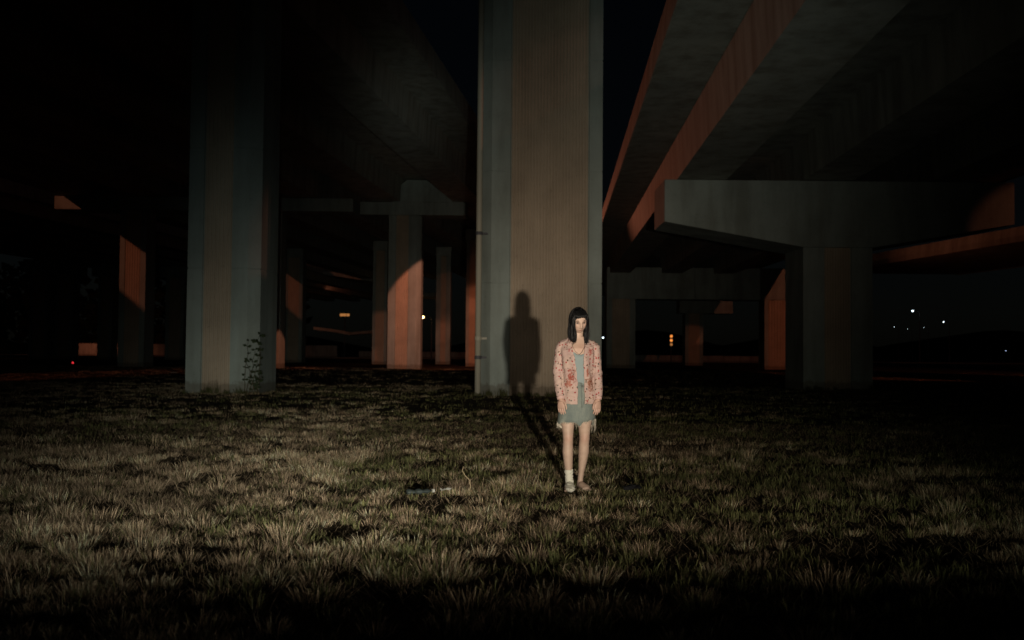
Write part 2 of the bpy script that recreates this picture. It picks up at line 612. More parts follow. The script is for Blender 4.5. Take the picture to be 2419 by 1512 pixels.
_p, _z = pixels([(700, 630), (760, 639), (820, 648), (860, 654), (885, 657)], (150, 150, 150, 149, 148))
ra_ = ramp_curve('bridge_ramp', _p, _z, 'distant curving ramp with an orange edge, a lamp box on it', face=.55)
m = MB(); q = W(820, 646, 149.6) - Vector(ra_.location)
m.box(q.x - .55, q.x + .55, q.y, q.y + .5, q.z - .1, q.z + .55)
m.box(q.x - .75, q.x + .75, q.y - .1, q.y + .6, q.z + .55, q.z + .68)
m.build('cabinet', C_DECK, ra_)
_p, _z = pixels([(985, 690), (1010, 692), (1030, 692)], (150, 150, 149))
ramp_curve('bridge_ramp', _p, _z, 'short stretch of orange ramp edge above the sodium lamp', face=.6)
_p, _z = pixels([(740, 772), (790, 778), (825, 785), (850, 783), (890, 780)], (176, 178, 180, 182, 184))
ramp_curve('bridge_ramp', _p, _z, 'lowest far ramp, thin orange line under the lit sign', face=.5, width=5)

# ------------------------------------------------------------------ far lights and street things
def street_lamp(px, py, Y, mat, r, label, arm=1.4, rad=0.22):
    p = W(px, py, Y)
    t = empty('street_lamp', (p.x, p.y, 0), label, 'street lamp', 'distant street lamps')
    m = MB()
    m.tube([(arm, 0, 0), (arm, 0, p.z * .97)], [.12, .07], 8)
    m.tube([(arm, 0, p.z * .96), (arm * .6, 0, p.z + .14), (.1, 0, p.z + .16)], .05, 6)
    m.build('pole', DARKM, t)
    m = MB()
    m.ball((0, 0, p.z + .13), (r * 1.5, r * .9, .12), 10, 6)
    m.build('lamp_head', DARKM, t)
    m = MB()
    m.ball((0, 0, p.z - r * .25), r, 10, 8)
    m.build('lamp_glass', mat, t, smooth=True)
    return t


street_lamp(998, 748, 150, G_SOD, .24, 'glowing sodium street lamp between the capped pier and the broad pier')
street_lamp(2155, 734, 200, G_WHT, .17, 'brightest cool white lamp in the dark right of the hammerhead')
street_lamp(2228, 760, 240, G_WHT, .12, 'smaller white lamp right of the brightest cool lamp')
street_lamp(1424, 797, 170, G_WHT, .13, 'white lamp peeping past the edge of the broad pier')
for px, py, lab in ((2112, 772, 'tiny far lamp low left of the brightest cool lamp'), (2144, 777, 'tiny far lamp right below the brightest cool lamp'),
                    (2375, 828, 'tiny lamp near the right edge'), (2182, 774, 'tiny far lamp just left of the smaller white lamp'),
                    (209, 790, 'tiny white lamp over the lit strip of street, left one'), (236, 791, 'tiny white lamp over the lit strip of street, right one')):
    street_lamp(px, py, 330, G_WHT, .055, lab)

# traffic signal far off
p = W(1585, 806, 150)
t = empty('traffic_signal', (p.x, p.y, 0), 'far traffic signal with amber light under the long beam', 'traffic signal')
m = MB(); m.tube([(0, .2, 0), (0, .2, p.z + 1.2)], .08, 8); m.build('pole', DARKM, t)
m = MB(); m.box(-.22, .22, -.1, .1, p.z - .75, p.z + 1.05); m.build('housing', DARKM, t)
for dz, mt in ((.75, G_AMB), (.12, G_AMB), (-.5, G_SIGN)):
    m = MB(); m.tube([(0, -.12, p.z + dz), (0, -.16, p.z + dz)], .2, 12); m.build('lens', mt, t)

# lit sign on a post
p = W(814, 744, 190)
t = empty('lit_sign', (p.x, p.y, 0), 'small orange lit sign far off between the distant piers', 'sign')
m = MB(); m.tube([(0, .2, 0), (0, .2, p.z)], .12, 8); m.build('pole', DARKM, t)
m = MB(); m.box(-1.0, 1.0, 0, .14, p.z - .32, p.z + .32); m.build('sign_frame', DARKM, t)
m = MB(); m.box(-.93, .28, -.012, -.002, p.z - .25, p.z + .25); m.build('sign_panel', G_SIGN, t)
m = MB(); m.box(.36, .93, -.012, -.002, p.z - .25, p.z + .25); m.build('sign_panel', G_SIGN, t)

# red marker on the grass at the left
p = W(172, 857, 62)
t = empty('reflector_post', (p.x, p.y, 0), 'low post with a glowing red reflector at the left', 'marker post')
m = MB(); m.tube([(0, .05, 0), (0, .05, p.z + .1)], .04, 8); m.build('post', DARKM, t)
m = MB(); m.tube([(0, -.01, p.z), (0, .01, p.z)], .062, 12); m.build('reflector', G_RED, t)

# concrete walls along the far street
for a, b, y, h, lab in ((-95, -36, 203, 2.4, 'far low concrete wall lit orange behind the left piers'),
                        (-32, -6, 206, 1.3, 'far low concrete wall between the distant piers'),
                        (20, 47, 186 - 26, 1.0, 'far low wall under the long beam on the right')):
    t = empty('street_wall', ((a + b) / 2, y, 0), lab, 'wall', 'low walls along the far street')
    m = MB(); w = (b - a) / 2
    n = int((b - a) / 6)
    for i in range(n):
        s0, s1 = -w + i * (2 * w / n) + .02, -w + (i + 1) * (2 * w / n) - .02
        q = MB(); q.box(s0, s1, 0, .3, 0, h); q.build('wall_panel', C_DECK, t)
    m.box(-w, w, -.04, .34, h + .003, h + .12)
    m.build('coping', C_DECK, t)

# unseen sodium spots added to light the far wall and ramps
spot('added_sodium_spot', (-82, 190, 8), (-87, 203, 0.5), 1500, SODIUM, 110, .6, .3)
spot('added_sodium_spot', (-56, 190, 8), (-58, 203, 0.5), 800, SODIUM, 110, .6, .3)
spot('added_sodium_spot', (-30, 166, 12), (-29, 180, 5), 350, SODIUM, 100, .6, .3)
spot('added_sodium_spot', (-26, 120, 16), (-18, 150, 13), 2500, SODIUM, 100, .6, .3)

# invented dark foliage added to block the bright sky gap at left
tr = random.Random(4)
m = MB()
for i in range(5200):
    x = tr.uniform(-190, -50)
    top = 19 + 4 * math.sin(x * .21) + 3 * math.sin(x * .53 + 2)
    z = top * tr.random() ** .7
    y = 236 + tr.uniform(-7, 7)
    s_ = tr.uniform(.7, 1.7)
    u = Vector((tr.gauss(0, 1), tr.gauss(0, 1), tr.gauss(0, 1))).normalized() * s_
    v = u.cross(Vector((tr.gauss(0, 1), tr.gauss(0, 1), tr.gauss(0, 1)))).normalized() * s_ * .7
    c_ = Vector((x, y, z))
    m.add([c_ - u, c_ + v, c_ + u, c_ - v], [(0, 1, 2, 3)])
ADDED_WOOD = material('added_dark_foliage', (.030, .040, .018), .95, .05)
tag(m.build('added_treeline', ADDED_WOOD), kind='stuff')

# ------------------------------------------------------------------ value noise used for the planting
_lat = RNG.random((256, 256))


def vnoise(x, y, s):
    x = np.asarray(x) * s + 500.3; y = np.asarray(y) * s + 500.7
    i, j = np.floor(x).astype(int), np.floor(y).astype(int)
    u, v = x - i, y - j
    u, v = u * u * (3 - 2 * u), v * v * (3 - 2 * v)
    i &= 255; j &= 255; i1, j1 = (i + 1) & 255, (j + 1) & 255
    return (_lat[i, j] * (1 - u) + _lat[i1, j] * u) * (1 - v) + (_lat[i, j1] * (1 - u) + _lat[i1, j1] * u) * v


# ------------------------------------------------------------------ the woman
PX = W(1366, 1158, 8.7)
PERSON_X, PERSON_Y = PX.x - .018, 8.72
def remeshed(m, name, mat, voxel, smooth=5, fac=.5):
    """fuse the overlapping shells of m into one continuous skin"""
    o = m.build(name + '_draft', mat)
    r = o.modifiers.new('r', 'REMESH'); r.mode, r.voxel_size = 'VOXEL', voxel
    s_ = o.modifiers.new('s', 'SMOOTH'); s_.iterations, s_.factor = smooth, fac
    dg = bpy.context.evaluated_depsgraph_get()
    me = bpy.data.meshes.new_from_object(o.evaluated_get(dg))
    me.name = name
    old = o.data
    bpy.data.objects.remove(o); bpy.data.meshes.remove(old)
    me.materials.clear(); me.materials.append(mat)
    me.polygons.foreach_set('use_smooth', [True] * len(me.polygons))
    return me


def coords(me):
    c = np.zeros(len(me.vertices) * 3, np.float32); me.vertices.foreach_get('co', c)
    return c.reshape(-1, 3)


def set_tint(me, c):
    at = me.attributes.new('tint', 'FLOAT_COLOR', 'POINT')
    at.data.foreach_set('color', np.concatenate([c, np.ones((len(c), 1))], 1).astype(np.float32).ravel())


def tint_material(name, rough, spec, sss=0.0):
    m = material(name, (.5, .4, .3), rough, spec)
    N, L, b = nodes(m)
    a = N.new('ShaderNodeAttribute'); a.attribute_name = 'tint'
    L.new(a.outputs['Color'], b.inputs['Base Color'])
    if sss:
        b.inputs['Subsurface Weight'].default_value = sss
        b.inputs['Subsurface Radius'].default_value = (.010, .004, .002)
        b.inputs['Subsurface Scale'].default_value = 1.0
    return m


SKIN = tint_material('skin', .55, .35, .0)
CARD = material('floral_knit', (.6, .45, .36), .9, .15)
DENIM = material('washed_denim', (.16, .22, .24), .9, .15)
TANK = material('pale_blue_jersey', (.185, .225, .225), .85, .2)
SOCK = material('cream_sock_knit', (.54, .52, .43), .95, .1)
HAIR = material('black_hair', (.0035, .0035, .0038), .5, .22)
BROW = material('dark_brow', (.05, .03, .022), .8, .1)
EYEW = material('eye_white', (.20, .17, .15), .3, .5)
IRIS = material('dark_iris', (.02, .014, .01), .25, .5)
CORD = material('thin_dark_cord', (.04, .025, .02), .6, .3)
BTN = material('metal_button', (.10, .10, .09), .4, .6)
FRAY = material('frayed_cotton', (.40, .36, .29), .95, .1)

woman = empty('person', (PERSON_X, PERSON_Y, 0), 'woman with black bobbed hair in an open floral cardigan and frayed denim skirt', 'person')
woman.scale = (.97, .985, .992)

# ---- head frame: chin down, turned a little to her left
HC = Vector((.008, -.034, 1.503))
HROT = (Matrix.Rotation(R(-4), 3, 'Y') @ Matrix.Rotation(R(12), 3, 'Z') @ Matrix.Rotation(R(17), 3, 'X'))


def hw(x, y, z):
    return HC + HROT @ Vector((x, y, z))


def bell(a, s):
    return math.exp(-(a / s) ** 2)


def face_point(th, ph):
    """th: from +z down, ph: round, front at -y"""
    sx, sy, sz = math.sin(th) * math.sin(ph), -math.sin(th) * math.cos(ph), math.cos(th)
    x, y, z = sx * .075, sy * .092, sz * .108
    if z < 0:
        k = min(1, -z / .108)
        x *= 1 - .30 * k ** 1.6
        if sy > 0:
            y *= 1 - .35 * k
        else:
            y *= 1 + .05 * k - .10 * k * k
    if sy < 0:
        f = -sy
        ax = abs(x)
        y -= f * (.021 * bell(x, .011) * (bell(z + .034, .017) + .60 * bell(z + .014, .016) + .22 * bell(z - .006, .014)))     # nose
        y -= f * .006 * bell(ax - .012, .007) * bell(z + .040, .009)                                                     # wings
        y += f * .0115 * bell(ax - .031, .016) * bell(z - .001, .013)                                                    # sockets
        y -= f * .0060 * bell(ax - .028, .022) * bell(z - .021, .009)                                                    # brow
        y -= f * .0050 * bell(ax - .044, .015) * bell(z + .025, .018)                                                    # cheek bones
        y -= f * .0080 * bell(x, .019) * (bell(z + .0605, .0055) + 1.05 * bell(z + .0725, .006))                          # lips
        y += f * .0030 * bell(x, .022) * bell(z + .0665, .0022)
        y -= f * .0090 * bell(x, .019) * bell(z + .097, .012)                                                            # chin
    return hw(x, y, z)


m = MB()
NT, NP = 96, 112
m.rings([[face_point(math.pi * (k + .0) / NT, 2 * math.pi * i / NP) for i in range(NP)] for k in range(1, NT)])
for s in (-1, 1):                                                    # ears
    m.ball(hw(.071 * s, .012, -.008), (.010, .016, .028), 10, 8)
# neck, torso
m.tube([(.012, .012, 1.44), (.008, .014, 1.40), (.003, .016, 1.355), (0, .016, 1.31)], [(.046, .050), (.046, .050), (.052, .054), (.075, .065)], 24)


def ell(z, rx, ry, cx=0., cy=0., n=40, p=2.3):
    o = []
    for i in range(n):
        a = 2 * math.pi * i / n
        c, s = math.cos(a), math.sin(a)
        o.append((cx + rx * math.copysign(abs(c) ** (2 / p), c), cy + ry * math.copysign(abs(s) ** (2 / p), s), z))
    return o


TORSO = [(.80, .142, .098, .010), (.86, .152, .106, .010), (.92, .142, .100, .008), (.98, .122, .088, .006), (1.04, .117, .084, .004), (1.12, .126, .092, 0.), (1.20, .138, .102, -.002),
         (1.26, .140, .094, .004), (1.30, .130, .074, .012), (1.338, .100, .058, .016), (1.365, .070, .05, .016)]
m.rings([ell(z, a, b, .004, c) for z, a, b, c in TORSO])
for s in (-1, 1):
    m.ball((.058 * s + .006, -.062, 1.185), (.052, .040, .055), 16, 10)
# legs (her right one is at the picture's left and a little nearer)
LEGS = {-1: [((-.082, .012, .84), (.086, .098)), ((-.086, .005, .70), (.076, .086)), ((-.083, -.004, .60), (.064, .072)), ((-.080, -.012, .51), (.050, .058)), ((-.079, -.016, .455), (.0465, .056)),
             ((-.080, -.010, .41), (.0455, .052)), ((-.080, .000, .34), (.0490, .057)), ((-.074, .006, .24), (.041, .047)), ((-.068, .008, .15), (.031, .036)), ((-.064, .010, .09), (.030, .036)), ((-.062, .010, .055), (.031, .040))],
        1: [((.082, .016, .84), (.086, .098)), ((.078, .020, .70), (.076, .086)), ((.074, .026, .60), (.064, .072)), ((.073, .034, .51), (.051, .058)), ((.074, .036, .455), (.047, .056)),
            ((.071, .046, .41), (.047, .052)), ((.070, .064, .34), (.0495, .056)), ((.062, .076, .25), (.040, .047)), ((.050, .086, .15), (.027, .033)), ((.043, .092, .09), (.026, .034)), ((.042, .094, .055), (.029, .040))]}
for s, L_ in LEGS.items():
    m.tube([p for p, r in L_], [r for p, r in L_], 24)
    ax, ay = L_[-1][0][0], L_[-1][0][1]
    tx = ax + (-.012 if s < 0 else .045)
    m.tube([(ax, ay + .045, .030), (ax, ay + .005, .042), (ax + (tx - ax) * .4, ay - .06, .038), (tx, ay - .115, .026), (tx, ay - .150, .018)],
           [(.022, .022), (.033, .036), (.036, .030), (.041, .022), (.034, .014)], 20)
    for k in range(5):                                               # toes
        q = (k - 2) * .0165 * -s
        l = .185 - .010 * (k if s < 0 else k) - (.0 if k else -.004)
        m.tube([(tx + q, ay - .135, .016), (tx + q * 1.05, ay - l + .012, .014), (tx + q * 1.05, ay - l, .010)], [.0105 if k == 0 else .0082, .0105 if k == 0 else .008, .005], 10)
    m.ball((L_[4][0][0], L_[4][0][1] - .043, .463), (.024, .014, .028), 12, 8)      # kneecap

# arms and hands
SHO = {-1: Vector((-.148, .012, 1.285)), 1: Vector((.156, .012, 1.285))}
ELB = {-1: Vector((-.180, .005, 1.045)), 1: Vector((.186, .005, 1.045))}
WRI = {-1: Vector((-.150, -.085, .815)), 1: Vector((.186, -.070, .815))}
for s in (-1, 1):
    a, b, c = SHO[s], ELB[s], WRI[s]
    m.tube([a + Vector((-s * .05, 0, .006)), a, a.lerp(b, .35), b.lerp(a, .12), b, b.lerp(c, .3), b.lerp(c, .8), c, c + (c - b).normalized() * .03],
           [.028, .040, .040, .036, .036, .038, .027, (.022, .026), (.023, .028)], 18)
    # hand: palm turned in and back, thumb forward
    d = (Vector((c.x + s * -.004, c.y - .006, c.z - .1)) - c).normalized()
    turn = R(38) * s
    wv = Vector((math.sin(turn) * 1.0 * -1, -math.cos(turn), 0)) if False else Vector((-s * math.cos(R(35)), -math.sin(R(35)), 0))   # across the knuckles, towards the thumb
    wv = (wv - d * wv.dot(d)).normalized()
    nv = d.cross(wv).normalized()                                     # palm normal
    if nv.y < 0:
        nv = -nv                                                      # fingers curl to the back of the picture
    m.tube([c + d * .005, c + d * .03, c + d * .06, c + d * .084], [(.024, .017), (.033, .015), (.039, .0135), (.037, .011)], 18, flat=wv)
    for k, (off, ln, rad) in enumerate(((.0305, .068, .0080), (.0105, .077, .0083), (-.0095, .071, .0080), (-.0285, .054, .0070))):
        base = c + d * (.076 - abs(off) * .12) + wv * off
        spread = wv * (off * .42)
        p0 = base
        p1 = p0 + (d * 1 + spread * 4 + nv * .10).normalized() * ln * .46
        p2 = p1 + (d * 1 + spread * 3 + nv * .42).normalized() * ln * .30
        p3 = p2 + (d * 1 + spread * 2 + nv * .70).normalized() * ln * .24
        m.tube([p0 - d * .02, p0, p1, p2, p3], [rad, rad * 1.05, rad, rad * .92, rad * .62], 12)
    t0 = c + d * .022 + wv * .026
    t1 = t0 + (d * .75 + wv * .75 - nv * .25).normalized() * .036
    t2 = t1 + (d * .95 + wv * .28 - nv * .05).normalized() * .032
    t3 = t2 + (d * 1.0 + wv * .02).normalized() * .022
    m.tube([c + d * .012 + wv * .010, t0, t1, t2, t3], [.013, .0125, .0098, .0092, .006], 12)

me = remeshed(m, 'body', SKIN, .0036, 4, .45)
c = coords(me)
inv = HROT.transposed()
hl_ = (c - np.array(HC)) @ np.array(inv).T
base = np.tile(np.array([[.385, .275, .212]]), (len(c), 1))


def blend(mask, col):
    global base
    base = base * (1 - mask[:, None]) + np.array(col)[None, :] * mask[:, None]


def gss(p, cx, cy, cz, sx, sy, sz):
    return np.exp(-(((p[:, 0] - cx) / sx) ** 2 + ((p[:, 1] - cy) / sy) ** 2 + ((p[:, 2] - cz) / sz) ** 2))


front = (hl_[:, 1] < -.03)
blend(.9 * np.clip((c[:, 2] - 1.36) / .04, 0, 1), (.45, .325, .255))
for s in (-1, 1):
    blend(.35 * gss(hl_, .045 * s, -.07, -.028, .022, .05, .02), (.37, .185, .14))
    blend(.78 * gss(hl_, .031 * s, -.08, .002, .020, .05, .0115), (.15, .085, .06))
    blend(.45 * gss(hl_, .031 * s, -.085, .020, .020, .05, .006), (.14, .085, .06))       # socket and brow shade put into the skin colour
blend(.92 * front * gss(hl_, 0, -.095, -.0665, .0195, .05, .0075), (.25, .085, .07))
for s, L_ in LEGS.items():
    k = L_[4][0]
    blend(.45 * gss(c, k[0], k[1] - .05, .462, .04, .05, .045), (.35, .17, .125))
blend(.35 * (c[:, 2] < .86) * (c[:, 2] > .62) * (np.abs(c[:, 0]) > .11), (.35, .18, .14))
blend(.35 * gss(c, .03, -.08, 1.27, .06, .08, .05), (.40, .22, .165))
base *= (0.93 + .14 * vnoise(c[:, 0] + c[:, 1], c[:, 2], 38))[:, None]
set_tint(me, base)
put('body', me, woman)

# eyes and brows
for s in (-1, 1):
    m = MB(); m.ball(hw(.031 * s, -.0725, .0005), (.0112, .0105, .0058), 16, 10)
    ey = m.build('eye', EYEW, woman, smooth=True)
    m = MB(); m.ball(hw(.031 * s - .0035, -.0812, .0022), (.0052, .0030, .0046), 12, 8); m.build('iris', IRIS, ey, smooth=True)
    m = MB()
    m.tube([hw(.016 * s, -.0885, .0205), hw(.026 * s, -.0880, .0235), (hw(.037 * s, -.0820, .0230)), hw(.047 * s, -.0715, .0185)], [.0016, .0026, .0024, .001], 8)
    m.build('eyebrow', BROW, woman, smooth=True)
    m = MB()
    m.tube([hw(.0195 * s, -.0800, .0045), hw(.027 * s, -.0845, .0078), hw(.035 * s, -.0830, .0078), hw(.0435 * s, -.0740, .0040)], [.001, .0022, .0022, .001], 8)
    m.build('eyelash', BROW, woman, smooth=True)

# ---- hair: scalp shell and locks, black, short fringe, ends on the shoulders
m = MB()


def scalp(th, ph, k=1.0):
    x, y, z = math.sin(th) * math.sin(ph), -math.sin(th) * math.cos(ph), math.cos(th)
    return (x * .085 * k, y * .104 * k + .004, z * .121 * k)


nring = []
for k in range(0, 26):
    ring = []
    for i in range(72):
        ph = 2 * math.pi * i / 72
        fr = max(0, math.cos(ph)) ** .8                                # 1 at the front
        side = abs(math.sin(ph))
        lim = R(62) * fr + R(120) * (1 - fr)
        th = .02 + lim * k / 25
        ring.append(hw(*scalp(th, ph)))
    nring.append(ring)
m.rings(nring, caps=False)
hr = random.Random(3)


def left_(ph):
    return math.pi < ph < 5.4


def lock(ph, th0, zend, out, inw, w, lift=1.0):
    pts = []
    for k in range(8):
        th = th0 + (R(98) - th0) * k / 7
        pts.append(Vector(hw(*scalp(th, ph, lift))))
    p = pts[-1]
    d = Vector((p.x - HC.x, p.y - HC.y, 0))
    d.normalize()
    n = 8
    for k in range(1, n + 1):
        f = k / n
        q = Vector((p.x, p.y, p.z + (zend - p.z) * f)) + d * (out * math.sin(f * 2.2) + (.004 if left_(ph) else -.004) * f ** 3 - inw * f * f)
        q += Vector((hr.gauss(0, .0006), hr.gauss(0, .0006), 0))
        pts.append(q)
    rad = [(w * .6, w * .25)] * 2 + [(w, w * .35)] * 9 + [(w * (1 - .16 * k), w * .3 * (1 - .14 * k)) for k in range(5)]
    m.tube(pts, rad[:len(pts)], 6, flat=Vector((-d.y, d.x, 0)))


for i in range(420):
    ph = hr.uniform(R(38), R(322))
    a = min(ph, 2 * math.pi - ph)                                      # 0 front, pi back
    left = ph > math.pi
    zend = (1.340 if left else 1.325) + hr.gauss(0, .022) + (.012 if a > 2 else 0)
    if hr.random() < .25:
        zend += hr.uniform(.01, .06)
    lock(ph, hr.uniform(.2, .9), zend, hr.uniform(.002, .010), hr.uniform(.004, .018), hr.uniform(.0028, .0055), hr.uniform(.985, 1.05))
# locks at the cheeks, falling in front of the shoulders
for sgn, n in ((-1, 60), (1, 54)):
    for i in range(n):
        x0 = (.045 + .032 * hr.random()) * sgn
        zt = .055 - .02 * hr.random()
        f = hr.random()
        pts = [hw(x0 * .75, -.060 - .02 * (1 - f), zt + .03), hw(x0, -.066 + .02 * f, zt - .03), hw(x0 * 1.10, -.060 + .03 * f, zt - .09)]
        e = Vector(pts[-1])
        endz = (1.338 if sgn < 0 else 1.318) + hr.gauss(0, .016)
        drift = (.014 * hr.random() - .002) * (1 if sgn < 0 else -.6)
        for k in range(1, 7):
            q = k / 6
            pts.append((e.x + drift * q + hr.gauss(0, .0005), e.y - .012 * q + hr.gauss(0, .0005), e.z + (endz - e.z) * q))
        w = hr.uniform(.0024, .0045)
        m.tube(pts, [(w, w * .5)] * 5 + [(w * .9, w * .45), (w * .75, w * .4), (w * .55, w * .3), (w * .2, w * .15)], 6)
# inner locks that close in on the jaw
for sgn in (-1, 1):
    for i in range(46):
        f = hr.random()
        o_ = hr.uniform(0, .020)
        pts = [hw((.053 + o_ * .6) * sgn, -.058, .075), hw((.059 + o_) * sgn, -.070 + .4 * o_, .030), hw((.057 + o_) * sgn, -.076 + .5 * o_, -.015), hw((.047 + o_) * sgn, -.080 + .5 * o_, -.060), hw((.036 + o_) * sgn, -.070 + .5 * o_, -.098)]
        e = Vector(pts[-1])
        endz = (1.330 if sgn < 0 else 1.315) + hr.gauss(0, .014)
        dr = (hr.uniform(-.012, .004) if sgn < 0 else hr.uniform(.0, .014))
        for k in range(1, 5):
            q = k / 4
            pts.append((e.x + dr * q * q, e.y - .008 * q, e.z + (endz - e.z) * q))
        w = hr.uniform(.0022, .004)
        m.tube(pts, [(w, w * .5)] * 6 + [(w * .8, w * .4), (w * .5, w * .3), (w * .15, w * .1)], 6)
# fringe, cut short and uneven
for i in range(130):
    x0 = -.062 + .124 * (i + hr.random()) / 130
    cut_ = .051 + .016 * hr.random() - .10 * max(0, -x0 - .028) - .06 * max(0, x0 - .04) + .004 * math.sin(x0 * 90 + 1)
    yb = -.104 * math.sqrt(max(.05, 1 - (x0 / .085) ** 2))
    pts = [hw(x0 * .45, -.030, .120), hw(x0 * .72, -.066, .107), hw(x0 * .9, yb * .93 - .004, .080), hw(x0 * 1.0, yb - .006, cut_ + .012), hw(x0 * 1.0, yb - .003, cut_)]
    w = hr.uniform(.002, .0036)
    m.tube(pts, [(w, w * .5), (w, w * .5), (w, w * .5), (w * .9, w * .45), (w * .45, w * .3)], 6)
# a few strands sticking out
for i in range(16):
    sg = hr.choice((-1, -1, 1))
    b_ = hw(.088 * sg, hr.uniform(-.03, .03), hr.uniform(-.10, -.02))
    m.tube([b_, b_ + Vector((sg * .008, 0, -.03)), b_ + Vector((sg * hr.uniform(.012, .030), 0, -hr.uniform(.05, .08)))], [.0016, .0014, .0006], 5)
for i in range(26):
    a_ = hr.uniform(0, 6.28)
    m.tube([hw(.0, -.01, .117), hw(.012 * math.cos(a_), -.01 + .012 * math.sin(a_), .1255 + .004 * hr.random()), hw(.034 * math.cos(a_), -.01 + .04 * math.sin(a_), .114)], [.004, .004, .002], 6)
m.build('hair', HAIR, woman, smooth=True)

# ---- clothes
m = MB()
TANKR = [(.93, .142, .100, .008), (.98, .126, .092, .006), (1.04, .122, .089, .004), (1.12, .131, .098, 0.), (1.165, .137, .112, -.006), (1.205, .140, .112, -.006), (1.238, .142, .106, -.002)]
tk = [ell(z, a + .002, b + .004, .004, c_) for z, a, b, c_ in TANKR]
tk[-1] = [(x, y, z - (.042 * bell(x - .02, .05) if y < 0 else 0)) for x, y, z in tk[-1]]
m.rings(tk, caps=False)
m.build('tank_top', TANK, woman, smooth=True)
bump(TANK, noise(TANK, 30, 3, (1, 1, .35)), .25, .01)
m = MB()
m.tube([(-.052, -.034, 1.352), (-.055, -.075, 1.315), (-.046, -.098, 1.27), (-.020, -.112, 1.228), (.012, -.118, 1.205)], .0012, 6)
m.tube([(.066, -.036, 1.352), (.070, -.074, 1.315), (.058, -.098, 1.27), (.036, -.112, 1.228), (.012, -.118, 1.205)], .0017, 6)
m.build('necklace', CORD, woman, smooth=True)

# skirt: denim, ragged lower edge
hs = random.Random(5)
n = 120
SK = [(.968, .128, .094, .006), (.93, .142, .106, .008), (.88, .156, .118, .010), (.82, .163, .124, .010), (.75, .166, .128, .008), (.68, .168, .132, .006)]
m = MB()
rings_ = []
for z, a, b, c_ in SK:
    rings_.append(ell(z, a, b, .000, c_, n, 2.2))


def hem(ang):
    """lower edge height round the skirt, front at -90 degrees"""
    x = math.cos(ang)
    if math.sin(ang) > 0:
        z = .585 + .012 * math.sin(ang * 9)
    else:
        z = .607 + .030 * max(0, x - .10) - .030 * bell(x - .12, .10) - .022 * bell(x + .93, .14)
    return z + .003 * math.sin(ang * 13) + hs.uniform(-.0015, .0015)


last = ell(.62, .172, .136, -.002, .006, n, 2.2)
rings_.append([(x, y + .003 * math.sin(i * .5), (hem(2 * math.pi * i / n) + .68) / 2) for i, (x, y, z) in enumerate(last)])
last2 = ell(.6, .176, .139, -.004, .006, n, 2.2)
HEMP = [(x, y, hem(2 * math.pi * i / n)) for i, (x, y, z) in enumerate(last2)]
rings_.append(HEMP)
m.rings(rings_, caps=False)
sk = m.build('skirt', DENIM, woman, smooth=True)
so = sk.modifiers.new('cloth', 'SOLIDIFY'); so.thickness, so.offset = .004, 1
N, L, b_ = nodes(DENIM)
c1 = ramp(DENIM, noise(DENIM, 9, 5, (1.3, 1.3, .7)), [(.30, (.110, .135, .130)), (.55, (.155, .178, .160)), (.75, (.225, .238, .205))])
c2 = ramp(DENIM, noise(DENIM, 420, 2, (1, 1, .35)), [(.35, (.75, .75, .75)), (.65, (1.1, 1.1, 1.1))])
L.new(mix(DENIM, .8, c1, c2, 'MULTIPLY'), b_.inputs['Base Color'])
bump(DENIM, noise(DENIM, 22, 4), .3, .01)
m = MB()
m.tube([(.030, -.098, .962), (.036, -.118, .90), (.036, -.128, .80), (.034, -.130, .74)], [(.0016, .003)] * 4, 6)
m.tube([(.062, -.090, .962), (.068, -.110, .90), (.066, -.122, .82), (.040, -.131, .735)], [(.0012, .003)] * 4, 6)
m.build('fly_seam', DENIM, sk, smooth=True)
m = MB(); m.tube([(.046, -.107, .925), (.046, -.116, .925)], [.0095, .008], 14); m.build('button', BTN, sk, smooth=True)
m = MB()
m.rings([ell(z, a + .003, b + .003, 0, .007, 60, 2.2) for z, a, b in ((.970, .128, .094), (.950, .134, .099), (.932, .141, .105))], caps=False)
wb = m.build('waistband', DENIM, sk, smooth=True)
so = wb.modifiers.new('cloth', 'SOLIDIFY'); so.thickness, so.offset = .004, 1
m = MB()
for i, (x, y, z) in enumerate(HEMP):
    for k in range(3):
        if hs.random() < .45:
            l = hs.uniform(.006, .020)
            if x > .14 and hs.random() < .5: l = hs.uniform(.03, .10)
            if x < -.15 and hs.random() < .4: l = hs.uniform(.02, .06)
            if abs(x + .008) < .016 and y < 0 and hs.random() < .5: l = hs.uniform(.03, .06)
            xx = x + hs.uniform(-.003, .003)
            m.tube([(xx, y - .002, z + .004), (xx + hs.uniform(-.004, .004), y - .003, z - l * .5), (xx + hs.uniform(-.008, .008), y - .002, z - l)], [.0012, .0011, .0006], 4)
tag(m.build('frayed_hem', FRAY, sk), kind='stuff')
m = MB()
m.tube([(-.172, -.03, .600), (-.165, -.045, .578), (-.150, -.055, .570), (-.140, -.06, .552)], [(.010, .003), (.012, .003), (.010, .003), (.004, .002)], 8)
m.build('torn_pocket_flap', FRAY, sk)

